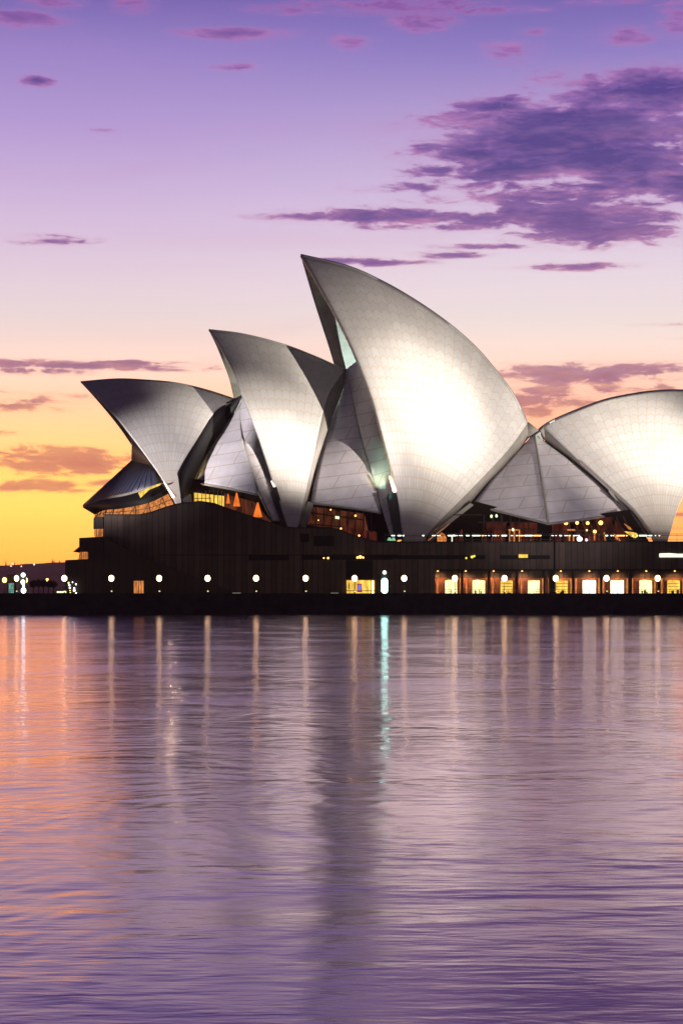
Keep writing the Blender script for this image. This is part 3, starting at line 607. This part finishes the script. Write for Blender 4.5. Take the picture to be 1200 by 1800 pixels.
for i, (a, b, k) in enumerate(wins):
    t = rr.uniform(-1.2, .8)
    w_ = wallp('lit_window', [(a, 1020.5), (a+7, 1020+t), (b, 1020.5), (b, 1045), (a, 1045)], YP+3.6, M[k], .2, colo)
    wallp('frame', [(a-1.4, 1019), (a-.2, 1019), (a-.2, 1046), (a-1.4, 1046)], YP+3.5, M['bronze'], .2, w_); wallp('frame', [(b+.2, 1019), (b+1.4, 1019), (b+1.4, 1046), (b+.2, 1046)], YP+3.5, M['bronze'], .2, w_)
    bars([(a+1, 1026, b-1, 1026), (a+1, 1031, b-1, 1031)][: (2 if k == 'win_y' else 0)]+[(.5*(a+b), 1036, .5*(a+b)+.01, 1045)], YP+3.4, .05, 'mullions', M['bronze'], w_)
    if i in (1, 2, 4, 7, 8):
        f_ = MB()
        for q in range(3): fu = a+3+rr.random()*(b-a-8); fw = rr.uniform(1.5, 4.5); fh = rr.uniform(2, 7); f_ = MB().prism([(fu, 1044-fh), (fu+fw, 1044-fh+rr.uniform(-.6, .6)), (fu+fw, 1045), (fu, 1045)], YP+3.3, YP+3.45); f_.build('furniture', M['bronze'], w_)
    for c in (a-13+rr.uniform(-2, 2), b+4+rr.uniform(-1, 2)): MB().prism([(c, 1017), (c+2.6, 1017), (c+2.6, 1045), (c, 1045)], YP+3.5, YP+3.7).build('door_panel', M['win_o'], colo)
for u, w_ in ((811.5, 4), (859, 4.4), (908, 4.6), (956, 2.4), (1007, 3), (1056, 4.2), (1107, 6), (1157.5, 5), (1206, 5), (1255, 5)):
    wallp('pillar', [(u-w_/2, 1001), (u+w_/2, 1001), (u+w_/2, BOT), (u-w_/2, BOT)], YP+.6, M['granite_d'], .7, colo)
wallp('pillar', [(966, 1000.8), (975.2, 1000.8), (975.2, BOT), (966, BOT)], YP-.05, M['black'], 3, colo, 'broad dark pillar')
for u in (769, 818, 867, 917, 985, 1035, 1085, 1135, 1185):
    c = at(u, 1004.5, YP+2.2); MB().tube(c, c+np.array([0, 0, .25]), .16).build('downlight', M['spot_o'], colo)
    point('downlight_lamp', c-np.array([0, 0, .2]), 600, (1, .55, .25), .15, 150, c-np.array([0, -1.0, 3]), .8).parent = colo
# ticket window left of the pylon
tw = wallp('lit_window', [(609, 1020), (658, 1020), (658, 1045), (609, 1045)], YP-.4, M['win_y'], .3, pod, 'wide yellow window with a poster')
bars([(652.3, 1020, 652.3, 1045), (609, 1038.5, 658, 1038.5), (623, 1020, 623, 1045), (613, 1024, 613, 1036)], YP-.5, .07, parent=tw)
wallp('lit_strip', [(653.4, 1021), (656.4, 1021), (656.4, 1044), (653.4, 1044)], YP-.46, M['hotwin'], .05, tw)
wallp('poster_frame', [(627.5, 1026), (635.5, 1026), (635.5, 1041), (627.5, 1041)], YP-.6, M['red'], .1, tw); wallp('poster', [(629, 1028), (634.2, 1028), (634.2, 1037.5), (629, 1037.5)], YP-.68, M['blue'], .05, tw)

# handrail with lights along the podium edge
rail = MB(); Yr = YP-.1
zr = at(700, 941, Yr)[2]
x0, x1 = at(676, 941, Yr)[0], at(1500, 941, Yr)[0]
rail.tube((x0, Yr, zr), (x1, Yr, zr), .05); rail.tube((x0, Yr, zr+.28), (x1, Yr, zr+.28), .035); rail.tube((x0, Yr, zr-.85), (x1, Yr, zr-.85), .03)
for xx in np.arange(x0, x1, 1.9): rail.tube((xx, Yr, zr-1.3), (xx, Yr, zr+.28), .03, n=5)
rl = rail.build('handrail', M['steel'], upper)
u = 679.0; rg = random.Random(11); n_ = 0
while u < 1160 and n_ < 64:
    L_ = rg.choice([2, 3, 4, 6, 9, 14]); 
    if rg.random() < .72:
        MB().tube(at(u, 941.5, Yr-.12), at(u+L_, 941.5, Yr-.12), .055+.07*rg.random(), n=6).build('rail_light', M['railw'] if rg.random() < .85 else M['spot_o'], rl); n_ += 1
    u += L_+rg.choice([1.5, 2.5, 5])
for (u, w_) in ((684, 4), (691, 4)): wallp('lit_panel', [(u-w_, 950), (u-w_*.5, 945), (u+w_*.5, 945), (u+w_, 950.5)], Yr-.2, M['green'], .1, upper)

# parent transform of the root: keep the parts where they were built
for o in OH.children: o.matrix_parent_inverse.translation = OH_INV

# ------------------------------------------------------------------ floodlights on the shells and added fill (from across the cove, out of frame)
def flood(name, loc, tgt, watts, deg, blend, colr=(1, .91, .80)): return point(name, loc, watts, colr, 1.2, deg, tgt, blend)
LS = (172, 296, 10); LN = (-150, 300, 10)
tA = lambda u, v, k: on(k, u, v)
flood('flood_and_fill_beam', LS, tA(775, 700, 'a3'), 2.6e6, 15.5, 1.0)
flood('flood_and_fill_beam', LS, tA(757, 712, 'a3'), 2.5e6, 9, 1.0)
flood('flood_and_fill_beam', LS, tA(505, 775, 'a2'), 3.3e6, 7.2, 1.0)
flood('flood_and_fill_beam', LS, tA(505, 790, 'a2'), 2.8e6, 4.8, 1.0)
flood('flood_and_fill_beam', LS, tA(1120, 770, 'a4'), 2.6e6, 14, 1.0)
flood('flood_and_fill_beam', LS, tA(1145, 770, 'a4'), 2.3e6, 7.8, 1.0)
flood('flood_and_fill_beam', LN, tA(292, 805, 'a1'), 2.3e6, 10.5, 1.0, (1, .94, .95))
flood('flood_and_fill_beam', LN, at(400, 835, 436), 3.5e5, 9, 1.0, (.9, .88, 1.0))
LFILL = (40, 120, 12)  # added fill lamps on the viewer's side, brightening the side shells
flood('flood_and_fill_beam', LFILL, at(850, 800, 436), 1.6e5, 19, 1.0, (1, .92, .98))
flood('flood_and_fill_beam', LFILL, at(960, 845, 434), 1.3e6, 9, 1.0, (1, .93, .98))
flood('flood_and_fill_beam', LS, at(610, 820, 437), 9.0e5, 6, 1.0, (.98, .93, 1))
# lamps at the feet of the shells, raking up their inner faces and ribs
p = on('a2', 490, 872)+np.array([-3.0, -1.2, 0]); point('foot_lamp', p, 8000, (1, .86, .42), .2, 80, at(455, 770, p[1]+2.5))
p = on('a3', 700, 885)+np.array([-3.4, -.8, 0]); point('foot_lamp', p, 8000, (1, .85, .45), .2, 80, at(662, 790, p[1]+3)).data.energy = 3500
p = ax(692, 915, 27); point('foot_lamp', p, 7000, (.3, 1, .85), .3, 22, ax(656, 785, 13))
p = ax(300, 878, 12); point('foot_lamp', p, 3000, (1, .75, .35), .3)
p = ax(655, 880, -2); point('mouth_lamp', p, 1.2e5, (.85, 1, .93), .4, 44, ax(570, 520, -6))
p = ax(470, 870, -14); point('mouth_lamp', p, 5e4, (1, .9, .7), .4, 40, ax(395, 640, -4))

# ------------------------------------------------------------------ promenade lamps
def make_lamp(H=2.85, rad=.51, gm='globe', base=True):
    root = empty('street_lamp', (0, 0, 0))
    MB().tube((0, 0, 0), (0, 0, .25), .16, .1).tube((0, 0, .25), (0, 0, H-rad*.9), .055, .045).tube((0, 0, H-rad*1.15), (0, 0, H-rad*.8), .12, .16).build('post', M['post'], root)
    MB().ball((0, 0, H), rad, rad, rad*1.15).build('globe', M[gm], root, True)
    if base: MB().ball((.08, -.25, .42), .17, .17, .09, 10, 6).build('base_light', emit('bollard_lens', lin(255, 230, 170), 1.5), root, True)
    return root
YL = 404.0
first = make_lamp(); lamps = [(113.5, 1017.5), (196, 1017), (280, 1017), (365, 1017), (450, 1016.5), (537, 1016.5), (623, 1015.5), (710, 1015), (799, 1014.5), (886, 1014.5), (976, 1014.5), (1065, 1014), (1155, 1014)]
where = ['beside the lit bench', 'left of the orange door', 'just right of the orange door', 'at the foot of the sloping stair edge', 'before the dark wall, under the left recess',
         'before the dark wall below the downpipe', 'in front of the wide yellow window', 'just right of the white glowing pylon', 'over the first bright window of the colonnade', 'over the third bright window of the colonnade', 'against the broad dark pillar', 'left of the seventh bright window of the colonnade', 'nearest the right picture edge']
for i, (u, v) in enumerate(lamps):
    o = first if i == 0 else copy_tree(first)
    o.location = (at(u, v, YL)[0], YL, QZ-.03+(at(u, v, YL)[2]-QZ+.03-2.85)); o.location.z = QZ-.03
    tag(o, 'white globe lamp on a thin post '+where[i], 'street lamp', 'globe lamps along the promenade')
small = make_lamp(2.55, .44, 'globe_o', False)
for i, (u, Y, lb, sc) in enumerate(((8.5, 409, 'amber globe lamp at the left edge of the picture', 1.0), (21.5, 412, 'amber globe lamp directly above the green-lit kiosk', .95), (46, 410, 'amber globe lamp touching the right side of the dark pylon', .8))):
    o = small if i == 0 else copy_tree(small); o.location = (at(u, 1020, Y)[0], Y, QZ-.03); o.scale = (sc, sc, 1.0); tag(o, lb, 'street lamp', 'amber lamps at the left end')
o = copy_tree(first); o.location = (at(29.7, 1017, 406)[0], 406, QZ-.03); o.scale = (.85, .85, 1); tag(o, 'white globe lamp between the kiosk and the dark pylon', 'street lamp', 'globe lamps along the promenade')
far = make_lamp(3.4, .42, 'globe_o', False); far.location = (at(83.5, 1021, 560)[0], 560, QZ-.03); tag(far, 'small amber lamp among the dark trees', 'street lamp')

# kiosk, glowing pylons
kx = at(20.5, 1030, 411)[0]
k_ = empty('kiosk', (kx, 411, QZ-.03), label='dark kiosk with a green-lit panel at the left edge', cat_='kiosk')
MB().box(-.75, .75, 0, 1.2, 0, 2.0).box(-.8, .8, -.05, 1.3, 2.0, 3.6).box(-.75, -.5, -.12, 0, 0, 2.0).box(.5, .75, -.12, 0, 0, 2.0).tube((0.6, .3, 3.6), (.6, .3, 4.1), .04).build('body', M['column'], k_)
MB().box(-.49, .49, -.08, -.02, .1, 1.96).build('lit_panel', M['kiosk'], k_)
def pylon(loc, lb, slab=True, tube_h=(.1, 2.9), lampz=3.95, lr=.33):
    r = empty('pylon', loc, label=lb, cat_='pylon', group='glowing pylons on the promenade')
    mb = MB().box(-.62, .62, .1, .4, 0, 4.15)
    if slab: mb.box(-.72, .72, .05, .45, 4.1, 4.22)
    mb.build('slab', M['column'], r)
    return r
p1 = pylon((at(675.5, 1030, 407)[0], 407, QZ-.03), 'dark pylon with a tall white glowing tube left of centre pillar')
p1['label'] = 'dark pylon with one tall white glowing tube, right of the yellow window'
MB().tube((0, -.2, .55), (0, -.2, 2.35), .6, n=20).ball((0, -.2, 2.35), .6, .6, .55).ball((0, -.2, .55), .6, .6, .52).build('light_tube', M['tubeg'], p1, True)
MB().ball((0, -.15, 4.0), .33).build('top_light', M['lampw'], p1, True)
p2 = pylon((at(40.5, 1030, 407)[0], 407, QZ-.03), 'dark pylon with three round white lights, right of the kiosk')
MB().ball((.1, -.15, 3.5), .4).build('round_light', M['lampw'], p2, True); MB().ball((.05, -.15, 2.15), .38, .38, .45).build('round_light', M['lampw'], p2, True)
MB().ball((.18, -.2, .55), .48, .4, .52).build('round_light', M['globe_g'], p2, True); MB().tube((.15, -.1, .9), (.15, -.1, 1.9), .16).build('light_tube', M['lampw'], p2)
# low lit bench and wall lights
bn = empty('bench', (at(109, 1042, 409)[0], 409, QZ-.03), label='long low bench lit green-white from below by the podium corner', cat_='bench')
MB().box(-.95, .95, -.25, .25, .42, .5).box(-.8, -.65, -.2, .2, 0, .42).box(.65, .8, -.2, .2, 0, .42).build('seat', M['steel'], bn)
MB().box(-.9, .9, -.3, -.26, .12, .4).build('light_strip', M['win_g'], bn)
for i, (u, w_, lb) in enumerate(((416, .85, 'low lit strip on the ground at the foot of the stair slope'), (588, .8, 'low lit strip on the ground left of the yellow window'))):
    b_ = empty('ground_light', (at(u, 1042, 410)[0], 410, QZ-.03), label=lb, cat_='ground light', group='low strip lights')
    MB().box(-w_, w_, -.1, .2, 0, .14).build('housing', M['steel'], b_); MB().box(-w_+.05, w_-.05, -.13, -.101, .02, .12).build('lens', emit('dim_lens', lin(200, 196, 170), .5), b_)
# promenade railings
def railing(u0, u1, Y, lb):
    r = MB(); a = at(u0, 1037, Y)[0]; b = at(u1, 1037, Y)[0]
    for zz in (.55, .95): r.tube((a, Y, QZ+zz-.25), (b, Y, QZ+zz-.25), .035)
    for xx in np.arange(a, b, 1.8): r.tube((xx, Y, QZ-.03), (xx, Y, QZ+.72), .03, n=5)
    return tag(r.build('railing', M['steel']), lb, 'railing')
railing(742, 1400, 405.5, 'thin metal railing on the promenade before the lit colonnade')
railing(-60, 114, 409.5, 'thin metal railing on the promenade left of the podium')

# trees at the left end
def tree(u, Y, H, W_, lb):
    r = empty('tree', (at(u, 1040, Y)[0], Y, QZ-.03), label=lb, cat_='tree', group='small trees left of the podium')
    g = random.Random(int(u*10)); t = MB().tube((0, 0, 0), (.05, 0, H*.5), .13, .09)
    for k in range(5):
        a = k*1.26+g.random(); t.tube((.05, 0, H*(.38+.04*k)), (math.cos(a)*W_*.32, math.sin(a)*W_*.32, H*(.62+.06*g.random())), .06, .03, 5)
    t.build('trunk', M['bark'], r)
    c = MB()
    for k in range(900):
        a = g.random()*6.283; rad = math.sqrt(g.random()); zz = g.gauss(0, .5)
        lump = .78+.22*math.sin(3*a+u)+.12*math.sin(7*a)
        p = np.array([math.cos(a)*rad*W_*.5*lump, math.sin(a)*rad*W_*.5*lump, H*.72+zz*H*.26*math.sqrt(max(.05, 1-rad*rad*.8))])
        s = .10+.13*g.random(); e1 = np.array([g.gauss(0, 1), g.gauss(0, 1), g.gauss(0, .6)]); e1 /= np.linalg.norm(e1); e2 = np.cross(e1, [g.gauss(0, 1), g.gauss(0, 1), 1]); e2 /= np.linalg.norm(e2)+1e-6
        c.add([p-e1*s, p-e2*s*.6, p+e1*s, p+e2*s*.6], [(0, 1, 2, 3)])
    c.build('crown', M['foliage'], r)
    return r
for u, Y, H, w_, lb in ((59, 470, 2.95, 1.9, 'leftmost of the small dark trees'), (68.5, 474, 3.2, 2.1, 'second small dark tree from the left'), (77, 480, 3.1, 1.7, 'middle small dark tree, left of the amber lamp'), (86, 472, 3.0, 1.9, 'small dark tree right behind the amber lamp'), (94.5, 478, 2.7, 1.7, 'rightmost and lowest of the small dark trees')): tree(u, Y, H, w_, lb)
# pines and lights on the far crest
def pine(u, v0, v1, lb, w_=6):
    b = at(u, v0, YH); H = at(u, v1, YH)[2]-b[2]; r = empty('pine_tree', tuple(b), label=lb, cat_='pine tree', group='tall pines on the far ridge')
    MB().tube((0, 0, -1), (0, 0, H*.95), .5, .15).build('trunk', M['bark'], r); c = MB(); g = random.Random(int(u)); wm = w_*YH/F*.8
    for k in range(14):
        f = k/14; rr_ = wm*(1-f)**.8*(.75+.4*g.random()); z0 = H*(.12+.85*f)
        for q in range(9):
            a = q*.698+g.random(); e = np.array([math.cos(a)*rr_, math.sin(a)*rr_, 0]); s = np.array([-math.sin(a), math.cos(a), 0])*rr_*.3
            c.add([(0, 0, z0+H*.05), e*.6+s+(0, 0, z0), e+(0, 0, z0-H*.02), e*.6-s+(0, 0, z0)], [(0, 1, 2, 3)])
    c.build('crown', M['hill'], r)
for u, a, b, lb, w_ in ((11, 995, 984.5, 'tall pine on the ridge near the left edge', 4), (26, 994, 987, 'shorter pine on the ridge right of the tallest left one', 3), (92.5, 991, 982, 'left one of a close pair of pines on the ridge', 4), (95.5, 991, 983, 'right one of a close pair of pines on the ridge', 3.5), (105, 990, 984.5, 'lone small pine on the ridge nearest the podium', 4)): pine(u, a, b, lb, w_)
for u, v, r, lb in ((23, 991, 1.0, 'brightest ridge light, beside the left pines'), (20, 995, .8, 'ridge light just below the brightest one'), (38, 995.5, .7, 'ridge light halfway between the pines and the lone light'), (60.5, 992, 1.0, 'lone bright light at the middle of the ridge')):
    c = at(u, v, YH-140); o = tag(MB().ball((0, 0, 0), r).build('ridge_light', emit('distant_light', lin(255, 214, 190), 2.0), smooth=True), lb, 'light', 'lights on the far ridge'); o.location = tuple(c)

# ------------------------------------------------------------------ dawn haze over the harbour
hm = bpy.data.materials.new('haze'); hm.use_nodes = True; T = NT(hm.node_tree)
pv = T.new('ShaderNodeVolumePrincipled'); pv.inputs['Color'].default_value = (.93, .86, .88, 1); pv.inputs['Density'].default_value = .00012; pv.inputs['Anisotropy'].default_value = .3
T.l.new(pv.outputs[0], T.new('ShaderNodeOutputMaterial').inputs['Volume'])
tag(MB().box(-2000, 2000, -200, 2700, -3, 92).build('haze', hm), kind='stuff')
